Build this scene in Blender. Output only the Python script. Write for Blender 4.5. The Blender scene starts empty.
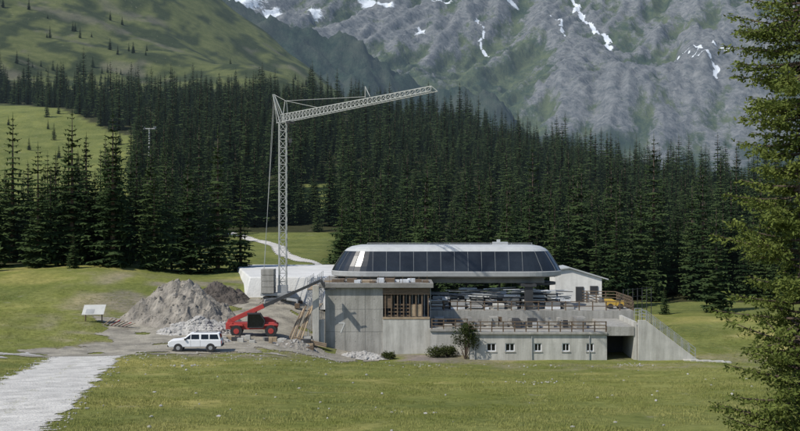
import bpy, bmesh, math, random
from mathutils import Vector, Matrix, noise
R=random.Random(7)
scene=bpy.context.scene
# ------------------------------------------------------------------ helpers
def link(o,parent=None):
    scene.collection.objects.link(o)
    if parent: o.parent=parent
    return o
def empty(name,loc=(0,0,0),rz=0):
    o=bpy.data.objects.new(name,None); o.location=loc; o.rotation_euler=(0,0,rz); o.empty_display_size=0.3
    return link(o)
def sst(a,b,x):
    t=max(0,min(1,(x-a)/(b-a))); return t*t*(3-2*t)
def interp(tab,v):
    if v<=tab[0][0]: return tab[0][1]
    for i in range(len(tab)-1):
        a,b=tab[i],tab[i+1]
        if v<=b[0]:
            t=(v-a[0])/(b[0]-a[0])
            p0=tab[i-1] if i>0 else a
            p3=tab[i+2] if i+2<len(tab) else b
            d=b[0]-a[0]
            m0=(b[1]-p0[1])/(b[0]-p0[0])*d
            m1=(p3[1]-a[1])/(p3[0]-a[0])*d
            return (2*t**3-3*t*t+1)*a[1]+(t**3-2*t*t+t)*m0+(-2*t**3+3*t*t)*b[1]+(t**3-t*t)*m1
    return tab[-1][1]
class MB:
    def __init__(s): s.v=[];s.f=[];s.m=[]
    def add(s,vs,fs,m=0):
        o=len(s.v); s.v+= [tuple(v) for v in vs]
        for f in fs: s.f.append(tuple(i+o for i in f)); s.m.append(m)
    def box(s,x0,x1,y0,y1,z0,z1,m=0):
        s.add([(x0,y0,z0),(x1,y0,z0),(x1,y1,z0),(x0,y1,z0),(x0,y0,z1),(x1,y0,z1),(x1,y1,z1),(x0,y1,z1)],
              [(0,3,2,1),(4,5,6,7),(0,1,5,4),(1,2,6,5),(2,3,7,6),(3,0,4,7)],m)
    def prism(s,prof,y0,y1,m=0):
        n=len(prof)
        vs=[(x,y0,z) for x,z in prof]+[(x,y1,z) for x,z in prof]
        fs=[tuple(range(n)),tuple(range(2*n-1,n-1,-1))]+[(i,i+n,(i+1)%n+n,(i+1)%n) for i in range(n)]
        s.add(vs,fs,m)
    def cyl(s,p0,p1,r,n=6,m=0,r2=None,caps=True):
        p0=Vector(p0);p1=Vector(p1); r2=r if r2 is None else r2
        d=(p1-p0)
        if d.length<1e-6: return
        d.normalize(); a=Vector((0,0,1)) if abs(d.z)<0.9 else Vector((1,0,0))
        u=d.cross(a).normalized(); w=d.cross(u)
        vs=[p0+(u*math.cos(2*math.pi*i/n)+w*math.sin(2*math.pi*i/n))*r for i in range(n)]
        vs+=[p1+(u*math.cos(2*math.pi*i/n)+w*math.sin(2*math.pi*i/n))*r2 for i in range(n)]
        fs=[(i,(i+1)%n,(i+1)%n+n,i+n) for i in range(n)]
        if caps: fs+=[tuple(range(n-1,-1,-1)),tuple(range(n,2*n))]
        s.add(vs,fs,m)
    def beam(s,p0,p1,w,h,m=0):
        p0=Vector(p0);p1=Vector(p1);d=(p1-p0).normalized()
        a=Vector((0,0,1)) if abs(d.z)<0.95 else Vector((0,1,0))
        u=d.cross(a).normalized()*w/2; q=u.cross(d).normalized()*h/2
        vs=[p0-u-q,p0+u-q,p0+u+q,p0-u+q,p1-u-q,p1+u-q,p1+u+q,p1-u+q]
        s.add(vs,[(0,3,2,1),(4,5,6,7),(0,1,5,4),(1,2,6,5),(2,3,7,6),(3,0,4,7)],m)
    def mesh(s,name,mats,smooth=False):
        me=bpy.data.meshes.new(name); me.from_pydata(s.v,[],s.f)
        for m in mats: me.materials.append(m)
        me.polygons.foreach_set('material_index',s.m)
        if smooth: me.polygons.foreach_set('use_smooth',[True]*len(me.polygons))
        me.update(); return me
    def obj(s,name,mats,parent=None,loc=(0,0,0),rz=0,bevel=0,smooth=False,fix=True):
        me=s.mesh(name,mats,smooth)
        if fix:
            bm=bmesh.new(); bm.from_mesh(me); bmesh.ops.recalc_face_normals(bm,faces=bm.faces); bm.to_mesh(me); bm.free()
        o=bpy.data.objects.new(name,me); o.location=loc; o.rotation_euler=(0,0,rz)
        if bevel:
            b=o.modifiers.new('bevel','BEVEL'); b.width=bevel; b.segments=2; b.limit_method='ANGLE'
        return link(o,parent)
# ------------------------------------------------------------------ materials
def newmat(name):
    m=bpy.data.materials.new(name); m.use_nodes=True; nt=m.node_tree
    b=nt.nodes['Principled BSDF']; return m,nt,b
def N(nt,t,**k):
    n=nt.nodes.new(t)
    for a,v in k.items(): setattr(n,a,v)
    return n
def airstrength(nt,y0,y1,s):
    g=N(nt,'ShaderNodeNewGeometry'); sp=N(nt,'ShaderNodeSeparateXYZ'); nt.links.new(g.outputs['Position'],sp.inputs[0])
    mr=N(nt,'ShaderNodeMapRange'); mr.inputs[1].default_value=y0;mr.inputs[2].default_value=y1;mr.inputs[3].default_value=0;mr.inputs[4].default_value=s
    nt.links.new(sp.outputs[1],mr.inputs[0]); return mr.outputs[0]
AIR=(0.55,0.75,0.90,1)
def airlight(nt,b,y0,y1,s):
    """painted haze: emission glow in the material, growing with world y"""
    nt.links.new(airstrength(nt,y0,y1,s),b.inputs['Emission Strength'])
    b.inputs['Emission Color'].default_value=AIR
def mat(name,col,rough=0.7,scale=2.0,amt=0.25,bump=0.0,metal=0.0,spec=None,stretch=None,bscale=None,stain=0.0):
    m,nt,b=newmat(name)
    tc=N(nt,'ShaderNodeTexCoord'); src=tc.outputs['Object']
    if stretch:
        mp=N(nt,'ShaderNodeMapping'); mp.inputs['Scale'].default_value=stretch
        nt.links.new(src,mp.inputs[0]); src=mp.outputs[0]
    n=N(nt,'ShaderNodeTexNoise'); n.inputs['Scale'].default_value=scale; n.inputs['Detail'].default_value=8; n.inputs['Roughness'].default_value=0.65
    nt.links.new(src,n.inputs['Vector'])
    r=N(nt,'ShaderNodeValToRGB'); r.color_ramp.elements[0].position=0.3; r.color_ramp.elements[1].position=0.7
    r.color_ramp.elements[0].color=(*[c*(1-amt) for c in col],1); r.color_ramp.elements[1].color=(*[min(1,c*(1+amt)) for c in col],1)
    nt.links.new(n.outputs[0],r.inputs[0]); out=r.outputs[0]
    if stain:
        mp=N(nt,'ShaderNodeMapping'); mp.inputs['Scale'].default_value=(1.6,1.6,0.18); nt.links.new(tc.outputs['Object'],mp.inputs[0])
        n4=N(nt,'ShaderNodeTexNoise'); n4.inputs['Scale'].default_value=1.0; n4.inputs['Detail'].default_value=7; n4.inputs['Roughness'].default_value=.7
        nt.links.new(mp.outputs[0],n4.inputs['Vector'])
        r4=N(nt,'ShaderNodeValToRGB'); r4.color_ramp.elements[0].position=0.38; r4.color_ramp.elements[1].position=0.6
        r4.color_ramp.elements[0].color=(1-stain,1-stain,1-stain*1.05,1); r4.color_ramp.elements[1].color=(1,1,1,1)
        nt.links.new(n4.outputs[0],r4.inputs[0])
        mm=N(nt,'ShaderNodeMix',data_type='RGBA',blend_type='MULTIPLY'); mm.inputs[0].default_value=1
        nt.links.new(out,mm.inputs[6]); nt.links.new(r4.outputs[0],mm.inputs[7]); out=mm.outputs[2]
    nt.links.new(out,b.inputs['Base Color'])
    b.inputs['Roughness'].default_value=rough; b.inputs['Metallic'].default_value=metal
    if spec is not None: b.inputs['Specular IOR Level'].default_value=spec
    if bump:
        n2=N(nt,'ShaderNodeTexNoise'); n2.inputs['Scale'].default_value=bscale or scale*6; n2.inputs['Detail'].default_value=6
        nt.links.new(tc.outputs['Object'],n2.inputs['Vector'])
        bp=N(nt,'ShaderNodeBump'); bp.inputs['Strength'].default_value=bump; bp.inputs['Distance'].default_value=0.1
        nt.links.new(n2.outputs[0],bp.inputs['Height']); nt.links.new(bp.outputs[0],b.inputs['Normal'])
    return m
def foliage(name,dark,light,scale=0.6,trans=0.15,haze=0,detail=2,rnd=.6):
    m=bpy.data.materials.new(name); m.use_nodes=True; nt=m.node_tree; nt.nodes.remove(nt.nodes['Principled BSDF'])
    out=nt.nodes['Material Output']
    oi=N(nt,'ShaderNodeObjectInfo'); g=N(nt,'ShaderNodeNewGeometry')
    n=N(nt,'ShaderNodeTexNoise'); n.inputs['Scale'].default_value=scale; n.inputs['Detail'].default_value=detail
    nt.links.new(g.outputs['Position'],n.inputs['Vector'])
    ad=N(nt,'ShaderNodeMath',operation='MULTIPLY_ADD'); ad.inputs[1].default_value=rnd
    nt.links.new(oi.outputs['Random'],ad.inputs[0])
    mm=N(nt,'ShaderNodeMath',operation='MULTIPLY_ADD'); mm.inputs[1].default_value=1.5; mm.inputs[2].default_value=-0.25-rnd*.5
    nt.links.new(n.outputs[0],mm.inputs[0]); nt.links.new(mm.outputs[0],ad.inputs[2])
    r=N(nt,'ShaderNodeValToRGB'); r.color_ramp.elements[0].color=(*dark,1); r.color_ramp.elements[1].color=(*light,1)
    nt.links.new(ad.outputs[0],r.inputs[0])
    b=N(nt,'ShaderNodeBsdfDiffuse'); nt.links.new(r.outputs[0],b.inputs[0]); last=b.outputs[0]
    if trans:
        t=N(nt,'ShaderNodeBsdfTranslucent'); nt.links.new(r.outputs[0],t.inputs[0])
        mx=N(nt,'ShaderNodeMixShader'); mx.inputs[0].default_value=trans
        nt.links.new(last,mx.inputs[1]); nt.links.new(t.outputs[0],mx.inputs[2]); last=mx.outputs[0]
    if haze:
        e=N(nt,'ShaderNodeEmission'); e.inputs[0].default_value=AIR; nt.links.new(airstrength(nt,150,750,haze),e.inputs[1])  # painted distance haze: bluish glow added to the foliage, rising with world y
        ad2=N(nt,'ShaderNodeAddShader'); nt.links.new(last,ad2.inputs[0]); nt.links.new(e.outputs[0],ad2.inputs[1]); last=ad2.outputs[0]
        try: m.cycles.emission_sampling='NONE'
        except Exception: pass
    nt.links.new(last,out.inputs[0])
    return m
M_conc=mat('concrete',(0.33,0.32,0.29),0.9,0.35,0.2,0.3,bscale=6,stain=.3)
M_concL=mat('concrete_light',(0.46,0.45,0.41),0.9,0.5,0.15,0.2,bscale=6,stain=.28)
M_concD=mat('concrete_dark',(0.19,0.185,0.17),0.9,0.6,0.3,0.2)
M_white=mat('white_paint',(0.72,0.73,0.74),0.5,1.5,0.06)
M_offw=mat('weathered_render',(0.70,0.69,0.65),0.8,1.0,0.12,stain=.12)
M_offg=mat('faded_board',(0.50,0.50,0.47),0.8,1.0,0.15)
M_roofw=mat('light_metal_cladding',(0.42,0.435,0.435),0.45,1.2,0.1)
M_sill=mat('grey_metal_cladding',(0.33,0.335,0.33),0.55,1.2,0.15)
M_mull=mat('dark_window_frame',(0.14,0.15,0.155),0.5,1.2,0.15)
M_glass=mat('dark_glass',(0.010,0.012,0.014),0.10,0.6,0.4,spec=0.45)
M_canglass=mat('tinted_canopy_glazing',(0.013,0.016,0.019),0.22,0.35,0.7,spec=0.7,bump=0.015,bscale=.5)
M_steel=mat('galvanised_steel',(0.33,0.34,0.34),0.5,3,0.15,metal=0.3)
M_dark=mat('dark_steel',(0.035,0.036,0.038),0.6,2,0.3)
M_crane=mat('crane_paint',(0.33,0.34,0.32),0.5,2,0.12)
M_wood=mat('brown_timber',(0.12,0.085,0.055),0.85,1.5,0.35,stretch=(1,1,4))
M_woodL=mat('pale_timber',(0.30,0.23,0.15),0.8,1.5,0.3)
M_red=mat('red_paint',(0.38,0.045,0.035),0.5,2,0.2)
M_tyre=mat('tyre_rubber',(0.025,0.025,0.025),0.85,8,0.2)
M_gravel=mat('gravel',(0.50,0.485,0.45),0.95,0.7,0.3,0.9,bscale=7)
M_yard=mat('yard_dirt',(0.25,0.23,0.185),0.95,0.5,0.5,1.0,bscale=5)
M_dirt=mat('excavated_soil',(0.225,0.205,0.175),0.95,0.7,0.42,1.0,bscale=4)
M_dirtD=mat('dark_soil',(0.08,0.068,0.058),0.95,0.9,0.35,0.9,bscale=4)
M_rock=mat('rubble_stone',(0.35,0.34,0.32),0.9,1.2,0.3,0.5,bscale=8)
M_tarp=mat('white_sheeting',(0.55,0.57,0.59),0.6,0.8,0.3,0.4)
M_yellow=mat('yellow_paint',(0.50,0.32,0.05),0.6,2,0.2)
M_bark=mat('bark',(0.085,0.062,0.045),0.95,3,0.35,0.6)
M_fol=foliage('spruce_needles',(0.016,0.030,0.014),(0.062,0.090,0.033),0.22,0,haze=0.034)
M_folN=foliage('sunlit_spruce_needles',(0.040,0.066,0.017),(0.150,0.180,0.048),1.3,0.25)  # lighter copy of the spruce needles; the sunlit look is put into the colour
M_bush=foliage('shrub_leaves',(0.03,0.045,0.015),(0.08,0.09,0.035),1.5,0.2)
M_grassb=foliage('grass_blades',(0.145,0.175,0.040),(0.38,0.36,0.14),0.16,0.2,detail=6,rnd=.35)
# ------------------------------------------------------------------ terrain
Lp=[(-60,3),(0,-1.8),(20,-5.2),(45,-8.8),(75,-11.2),(100,-12.9),(112,-13.5),(120,-12.95),(130,-12.1),(138,-10.9),(150,-9.2),(178,-8.3),(230,-6.5),(270,-5)]
Rp=[(-60,3),(0,-1.8),(20,-5.2),(45,-8.8),(80,-12.3),(100,-14.2),(112,-15.2),(120,-15.5),(135,-14.4),(150,-13.9),(180,-13.8),(230,-12),(270,-9)]
RIDGE=[(-600,62),(-300,64),(-150,65),(-54,60),(0,52),(54,41),(109,23),(185,0),(230,-9),(400,-22)]
HILL=[(-1500,760),(-800,560),(-480,405),(-260,285),(-180,226),(-95,165),(-20,90),(60,10),(200,-60),(800,-150)]
def H(x,y):
    t=sst(-16,-3,x)
    if y<112: t2=sst(-12,22,x); k=sst(95,112,y); t=t2*(1-k)+t*k
    if y<=270: z=interp(Lp,y)*(1-t)+interp(Rp,y)*t
    else: z=-5*(1-t)-9*t
    z+=1.2*(1-sst(-44,-29,x))*sst(104,122,y)*(1-sst(165,200,y))
    if y>250:
        k=(min(y,620)-250)/370.0
        rz=interp(RIDGE,x)
        e=k*k*(3-2*k)*0.45+k*0.55
        z=z+(rz-z)*e
        z+=7*noise.noise(Vector((x/90,y/90,1)))*sst(0,.3,k)
    if y>620:
        k2=min(1,(y-620)/680)
        z+= (interp(HILL,x*1300/max(y,900) if y>1300 else x)-interp(RIDGE,x))*(k2*k2*0.35+k2*0.65)
        z+=(22*noise.noise(Vector((x/170,y/170,5)))+5*noise.noise(Vector((x/45,y/45,5))))*sst(0,.3,k2)
        if y>1300: z-= (y-1300)*0.5
    z+=0.22*noise.noise(Vector((x/9,y/9,0)))*sst(3,20,y)+0.6*noise.noise(Vector((x/30,y/30,3)))*sst(30,60,y)*(1 if y<105 or x<-34 or x>34 or y>150 else 0.0 if y>112 else (112-y)/7)
    return z
def clearing(x,y):
    """1 where no forest grows"""
    if y<158: return 1
    px=400+x/y*1100
    if -40<x<-10 and y<262: return 1
    if y<176 and x>-12: return 1
    if y<166+6*noise.noise(Vector((x/20,0,0))) : return 1
    if x<0 and 275<y<620:
        if px<134+10*noise.noise(Vector((x/30,y/40,2))) and y<585-px*0.9: return 1
    if y>690 and x<0:
        if y>700+60*noise.noise(Vector((x/60,y/80,7))): return 1
    if 300<y<345 and -30<x<-20: return 1
    return 0
rows=[];y=-30.0
while y<1650:
    rows.append(y); y+= 3 if y<20 else (1.0 if y<190 else (2.5 if y<300 else (6 if y<640 else 9)))
NC=280
vs=[];cols=[];fs=[]
for y in rows:
    w=60+0.56*max(y,0)
    for i in range(NC+1):
        x=(i/NC*2-1)*w
        z=H(x,y)
        vs.append((x,y,z))
        n1=noise.noise(Vector((x/14,y/9,9)));n2=noise.noise(Vector((x/3.1,y/3.1,4)));n3=noise.noise(Vector((x/45,y/30,14)))
        g=[0.200+0.045*n1+0.035*n2,0.220+0.035*n1+0.028*n2,0.066+0.016*n2]
        dry=sst(0.0,0.55,n1+0.6*n2+0.5*n3)
        g=[g[0]+0.09*dry,g[1]+0.06*dry,g[2]+0.035*dry]
        if y>158:
            if not clearing(x,y): g=[0.045,0.05,0.025]
            elif y>560:
                s=sst(-0.12,0.22,noise.fractal(Vector((x/26,y/38,2)),0.7,2.2,6)+0.12*n3)
                a=(0.105,0.122,0.048);b=(0.036,0.050,0.024)
                g=[a[k]*(1-s)+b[k]*s for k in range(3)]
                s=0.5*sst(0.42,0.6,noise.fractal(Vector((x/60,y/40,12)),0.8,2.2,5))
                c=(0.15,0.14,0.12); g=[g[k]*(1-s)+c[k]*s for k in range(3)]
            else: g=[0.16+0.025*n2,0.185+0.02*n2,0.062]
        elif y>95:
            near=sst(96,106,y)*(1-sst(150,158,y))*(1-sst(-2,12,x))*sst(-46,-34,x)+0.6*sst(104,112,y)*(1-sst(118,130,y))*sst(-6,4,x)*(1-sst(36,50,x))
            s=near*sst(0.0,0.5,n1+0.8*n2+0.25)
            c=(0.25,0.23,0.18); g=[g[k]*(1-s)+c[k]*s for k in range(3)]
        cols+= [*g,1]
nr=len(rows)
for j in range(nr-1):
    for i in range(NC):
        a=j*(NC+1)+i; fs.append((a,a+1,a+NC+2,a+NC+1))
me=bpy.data.meshes.new('ground'); me.from_pydata(vs,[],fs)
ca=me.color_attributes.new('Col','FLOAT_COLOR','POINT'); ca.data.foreach_set('color',cols)
me.polygons.foreach_set('use_smooth',[True]*len(me.polygons))
m,nt,b=newmat('meadow_ground')
at=N(nt,'ShaderNodeAttribute',attribute_name='Col'); geo=N(nt,'ShaderNodeNewGeometry')
n=N(nt,'ShaderNodeTexNoise'); n.inputs['Scale'].default_value=1.5;n.inputs['Detail'].default_value=10;n.inputs['Roughness'].default_value=0.8
nt.links.new(geo.outputs['Position'],n.inputs['Vector'])
r=N(nt,'ShaderNodeValToRGB'); r.color_ramp.elements[0].position=0.3;r.color_ramp.elements[1].position=0.72
r.color_ramp.elements[0].color=(0.5,0.53,0.45,1); r.color_ramp.elements[1].color=(1.4,1.3,1.3,1)
nt.links.new(n.outputs[0],r.inputs[0])
mx=N(nt,'ShaderNodeMix',data_type='RGBA',blend_type='MULTIPLY'); mx.inputs[0].default_value=1
nt.links.new(at.outputs[0],mx.inputs[6]); nt.links.new(r.outputs[0],mx.inputs[7])
n5=N(nt,'ShaderNodeTexNoise'); n5.inputs['Scale'].default_value=0.09;n5.inputs['Detail'].default_value=8;n5.inputs['Roughness'].default_value=0.7
nt.links.new(geo.outputs['Position'],n5.inputs['Vector'])
r5=N(nt,'ShaderNodeValToRGB'); r5.color_ramp.elements[0].position=0.38;r5.color_ramp.elements[1].position=0.62
r5.color_ramp.elements[0].color=(0.62,0.68,0.6,1); r5.color_ramp.elements[1].color=(1.15,1.12,1.1,1)
nt.links.new(n5.outputs[0],r5.inputs[0])
mx5=N(nt,'ShaderNodeMix',data_type='RGBA',blend_type='MULTIPLY'); mx5.inputs[0].default_value=.8
nt.links.new(mx.outputs[2],mx5.inputs[6]); nt.links.new(r5.outputs[0],mx5.inputs[7])
n3=N(nt,'ShaderNodeTexNoise'); n3.inputs['Scale'].default_value=0.33;n3.inputs['Detail'].default_value=9;n3.inputs['Roughness'].default_value=0.7
nt.links.new(geo.outputs['Position'],n3.inputs['Vector'])
r3=N(nt,'ShaderNodeValToRGB'); r3.color_ramp.elements[0].position=0.62;r3.color_ramp.elements[1].position=0.72
r3.color_ramp.elements[0].color=(0,0,0,1); r3.color_ramp.elements[1].color=(0.8,0.8,0.8,1)
nt.links.new(n3.outputs[0],r3.inputs[0])
mx2=N(nt,'ShaderNodeMix',data_type='RGBA'); mx2.inputs[7].default_value=(0.27,0.245,0.18,1)
nt.links.new(r3.outputs[0],mx2.inputs[0]); nt.links.new(mx5.outputs[2],mx2.inputs[6]); nt.links.new(mx2.outputs[2],b.inputs['Base Color'])
b.inputs['Roughness'].default_value=0.95; b.inputs['Specular IOR Level'].default_value=0.1
bp=N(nt,'ShaderNodeBump'); bp.inputs['Strength'].default_value=0.6; bp.inputs['Distance'].default_value=0.25
nt.links.new(n.outputs[0],bp.inputs['Height']); nt.links.new(bp.outputs[0],b.inputs['Normal'])
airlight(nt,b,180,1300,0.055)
try: m.cycles.emission_sampling='NONE'
except Exception: pass
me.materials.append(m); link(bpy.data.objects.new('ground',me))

# ------------------------------------------------------------------ mountains
def spur(x,y):
    crest=430-(x+227)*0.40
    crest=min(crest,640)+30*noise.noise(Vector((x/160,0,9)))
    d=abs(y-2500-0.15*x)
    return crest-d*0.62+55*noise.fractal(Vector((x/170,y/260,3)),.7,2.1,7)
RDV=[0.0]
def mount(x,y):
    z=-150+(y-1900)*0.35
    xs=x-0.30*(y-3500)
    k=sst(2200,3400,y)
    rd=noise.ridged_multi_fractal(Vector((xs/700,y/2600,0.3)),0.75,2.15,9,1.0,2.0)
    z+= (rd-1.0)*110*k
    rd2=noise.ridged_multi_fractal(Vector((xs/150+7,y/620,2.3)),0.7,2.1,7,1.0,2.0)
    z+= (rd2-1.0)*19*k
    z+= 380*noise.noise(Vector((x/1800+3.3,y/2600,2)))*sst(3300,5500,y)
    RDV[0]=rd*.6+rd2*.4
    return z
def polyd(pts,x,y):
    best=1e9
    for (a,b) in zip(pts[:-1],pts[1:]):
        dx,dy=b[0]-a[0],b[1]-a[1]; t=max(0,min(1,((x-a[0])*dx+(y-a[1])*dy)/(dx*dx+dy*dy)))
        best=min(best,math.hypot(x-a[0]-t*dx,y-a[1]-t*dy))
    return best
snow_lines=[([(840,5450),(810,4900),(850,4600),(800,4180)],17),([(1500,5500),(1420,5150)],20),([(1010,3950),(1060,3600)],8),([(640,4700),(700,4450)],9),([(960,3700),(930,3250)],5),([(330,4900),(360,4500)],8)]
snow_blobs=[(-700,4900,150,330),(-560,4700,70,260),(-380,4900,60,120),(60,4600,40,60),(-60,5000,80,60),(200,5100,70,40),(-480,5300,160,200),(-150,5250,90,120),(1500,5400,60,60),(520,5200,50,60),(380,5350,70,50)]
ys=[];y=1750.0
while y<7200: ys.append(y); y+=13 if y<5600 else 40
NX=460; vs=[];fs=[];cols=[]
for y in ys:
    w=0.52*y+200
    for i in range(NX+1):
        x=(i/NX*2-1)*w
        zm=mount(x,y); zs=spur(x,y) if y<3700 else -999; z=max(zm,zs); vs.append((x,y,z))
        wob=40*noise.noise(Vector((x/130,y/130,8)))+18*noise.noise(Vector((x/40,y/40,8)))
        sn=0.0
        for pts,wd in snow_lines: sn=max(sn,1-sst(wd*0.2,wd*1.8,polyd(pts,x+wob,y)))
        for bx,by,ra,rb in snow_blobs: sn=max(sn,0.80*(1-sst(0.2,1.4,math.hypot((x-bx+wob)/ra,(y-by+wob)/rb))))
        dk=sst(-8,20,zs-zm)
        fo=0.85*sst(0.1,-0.3,((z/y)-0.06)*14+0.7*noise.fractal(Vector((x/200,y/260,31)),.8,2.1,5))
        cols+=[sn,dk,fo,sst(0.9,1.8,RDV[0])]
for j in range(len(ys)-1):
    for i in range(NX):
        a=j*(NX+1)+i; fs.append((a,a+1,a+NX+2,a+NX+1))
me=bpy.data.meshes.new('distant_mountains'); me.from_pydata(vs,[],fs)
ca=me.color_attributes.new('Col','FLOAT_COLOR','POINT'); ca.data.foreach_set('color',cols)
me.polygons.foreach_set('use_smooth',[True]*len(me.polygons))
m,nt,b=newmat('alpine_slope')
at=N(nt,'ShaderNodeAttribute',attribute_name='Col'); geo=N(nt,'ShaderNodeNewGeometry'); sep=N(nt,'ShaderNodeSeparateColor')
nt.links.new(at.outputs[0],sep.inputs[0])
def nz(scale,detail=10,rough=0.65,stretch=(1,1,1)):
    mp=N(nt,'ShaderNodeMapping'); mp.inputs['Scale'].default_value=stretch; mp.inputs['Rotation'].default_value=(0,0,.29); nt.links.new(geo.outputs['Position'],mp.inputs[0])
    n=N(nt,'ShaderNodeTexNoise'); n.inputs['Scale'].default_value=scale;n.inputs['Detail'].default_value=detail;n.inputs['Roughness'].default_value=rough
    nt.links.new(mp.outputs[0],n.inputs['Vector']); return n
def ramp(src,p0,p1,c0=(0,0,0,1),c1=(1,1,1,1)):
    r=N(nt,'ShaderNodeValToRGB'); r.color_ramp.elements[0].position=p0;r.color_ramp.elements[1].position=p1
    r.color_ramp.elements[0].color=c0;r.color_ramp.elements[1].color=c1; nt.links.new(src,r.inputs[0]); return r
def mixc(f,a,bb):
    x=N(nt,'ShaderNodeMix',data_type='RGBA')
    nt.links.new(f,x.inputs[0])
    for s,i in((a,6),(bb,7)):
        if isinstance(s,tuple): x.inputs[i].default_value=s
        else: nt.links.new(s,x.inputs[i])
    return x.outputs[2]
nA=nz(0.006,14,.8,(1.4,0.6,1)); nB=nz(0.010,14,0.8,(1.8,0.5,1)); nC=nz(0.035,8,0.8); nD=nz(0.06,6,0.7); nS=nz(0.022,8,.65,(1,.09,.6))
green=mixc(ramp(nA.outputs[0],0.42,0.58).outputs[0],(0.033,0.052,0.038,1),(0.088,0.108,0.060,1))
rock=mixc(ramp(nC.outputs[0],0.38,0.62).outputs[0],(0.070,0.080,0.088,1),(0.19,0.195,0.195,1))
rk=N(nt,'ShaderNodeMath',operation='MULTIPLY_ADD'); rk.inputs[1].default_value=0.28
nt.links.new(at.outputs['Alpha'],rk.inputs[0]); nt.links.new(nB.outputs[0],rk.inputs[2])
c=mixc(ramp(rk.outputs[0],0.58,0.68).outputs[0],green,rock)
c=mixc(ramp(nS.outputs[0],0.60,0.72,(0,0,0,1),(.55,.55,.55,1)).outputs[0],c,(0.17,0.17,0.155,1))
forest=mixc(ramp(nD.outputs[0],0.35,0.65).outputs[0],(0.012,0.026,0.022,1),(0.032,0.052,0.036,1))
c=mixc(sep.outputs[2],c,forest)
c=mixc(sep.outputs[1],c,mixc(ramp(nA.outputs[0],0.45,0.62).outputs[0],forest,(0.06,0.07,0.055,1)))
ms=N(nt,'ShaderNodeMath',operation='MULTIPLY_ADD'); ms.inputs[1].default_value=1.2
nt.links.new(nC.outputs[0],ms.inputs[0]); nt.links.new(sep.outputs[0],ms.inputs[2])
mr=N(nt,'ShaderNodeMapRange'); mr.inputs[1].default_value=1.12; mr.inputs[2].default_value=1.26; nt.links.new(ms.outputs[0],mr.inputs[0])
c=mixc(mr.outputs[0],c,(0.62,0.66,0.7,1))
nt.links.new(c,b.inputs['Base Color']); b.inputs['Roughness'].default_value=1; b.inputs['Specular IOR Level'].default_value=0
b.inputs['Emission Color'].default_value=(0.50,0.68,0.92,1); b.inputs['Emission Strength'].default_value=0.085  # painted haze: even bluish glow over the whole slope
bp=N(nt,'ShaderNodeBump'); bp.inputs['Strength'].default_value=0.8; bp.inputs['Distance'].default_value=12
nt.links.new(nz(0.022,12,0.75,(1.8,0.6,1)).outputs[0],bp.inputs['Height']); nt.links.new(bp.outputs[0],b.inputs['Normal'])
try: m.cycles.emission_sampling='NONE'
except Exception: pass
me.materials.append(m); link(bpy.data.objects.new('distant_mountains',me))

# ------------------------------------------------------------------ spruces
def spruce_mesh(name,h,r,seed,levels=27,fol=None):
    q=random.Random(seed); mb=MB()
    mb.cyl((0,0,-0.6),(0,0,h*0.97),0.018*h,5,1,r2=0.03)
    for L in range(levels):
        t=0.05+0.95*(L/levels)
        z=h*t+q.uniform(-.2,.2)
        prof=(1-t)**0.8*(0.7+0.3*min(1,t/0.12))*(1+0.25*noise.noise(Vector((t*6,seed,0))))
        nb=int(5+7*(1-t)); a0=q.uniform(0,6.28)
        for k in range(nb):
            if q.random()<0.1: continue
            a=a0+k*6.283/nb+q.uniform(-.3,.3)
            ln=(r*prof+0.2)*q.uniform(0.6,1.2)
            droop=-0.34*ln*q.uniform(0.4,1.2) if t<0.75 else 0.15*ln
            d=Vector((math.cos(a),math.sin(a),0)); s=Vector((-d.y,d.x,0))
            def P(u): return Vector((0,0,z))+d*(ln*u)+Vector((0,0,droop*u+0.22*ln*u*u*0.6))
            ns=4
            for i in range(ns):
                u=0.16+0.76*i/(ns-1)
                w=ln*(0.38*(1-u)+0.17)*q.uniform(.7,1.25)
                c0=P(u-0.13);c1=P(min(1.0,u+0.2))
                for sg in(-1,1):
                    tip=P(u+0.1)+s*sg*w+Vector((0,0,-0.22*w-q.uniform(0,.12)*ln*0.5))
                    mb.add([c0,c1,tip],[(0,1,2)],0)
            for i in range(1):
                u=q.uniform(.3,.9); c0=P(u-.16);c1=P(u+.12)
                mb.add([c0,c1,(c0+c1)/2+Vector((q.uniform(-.1,.1),q.uniform(-.1,.1),-0.22*ln-0.18))],[(0,1,2)],0)
    mb.cyl((0,0,h*0.95),(0,0,h*1.02),0.07,4,0,r2=0.01)
    return mb.mesh(name,[fol or M_fol,M_bark])
coll=bpy.data.collections.new('spruce_variants')
specs=[(19,3.1),(21,3.4),(16,3.0),(18,3.9),(14,3.0),(22,3.3),(17,2.5),(12,2.9)]
protos=[]
for i,(h,r) in enumerate(specs):
    me=spruce_mesh('spruce_mesh_%d'%i,h,r,50+i); protos.append(me)
    coll.objects.link(bpy.data.objects.new('spruce_variant_%d'%i,me))
NV=len(specs)
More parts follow.
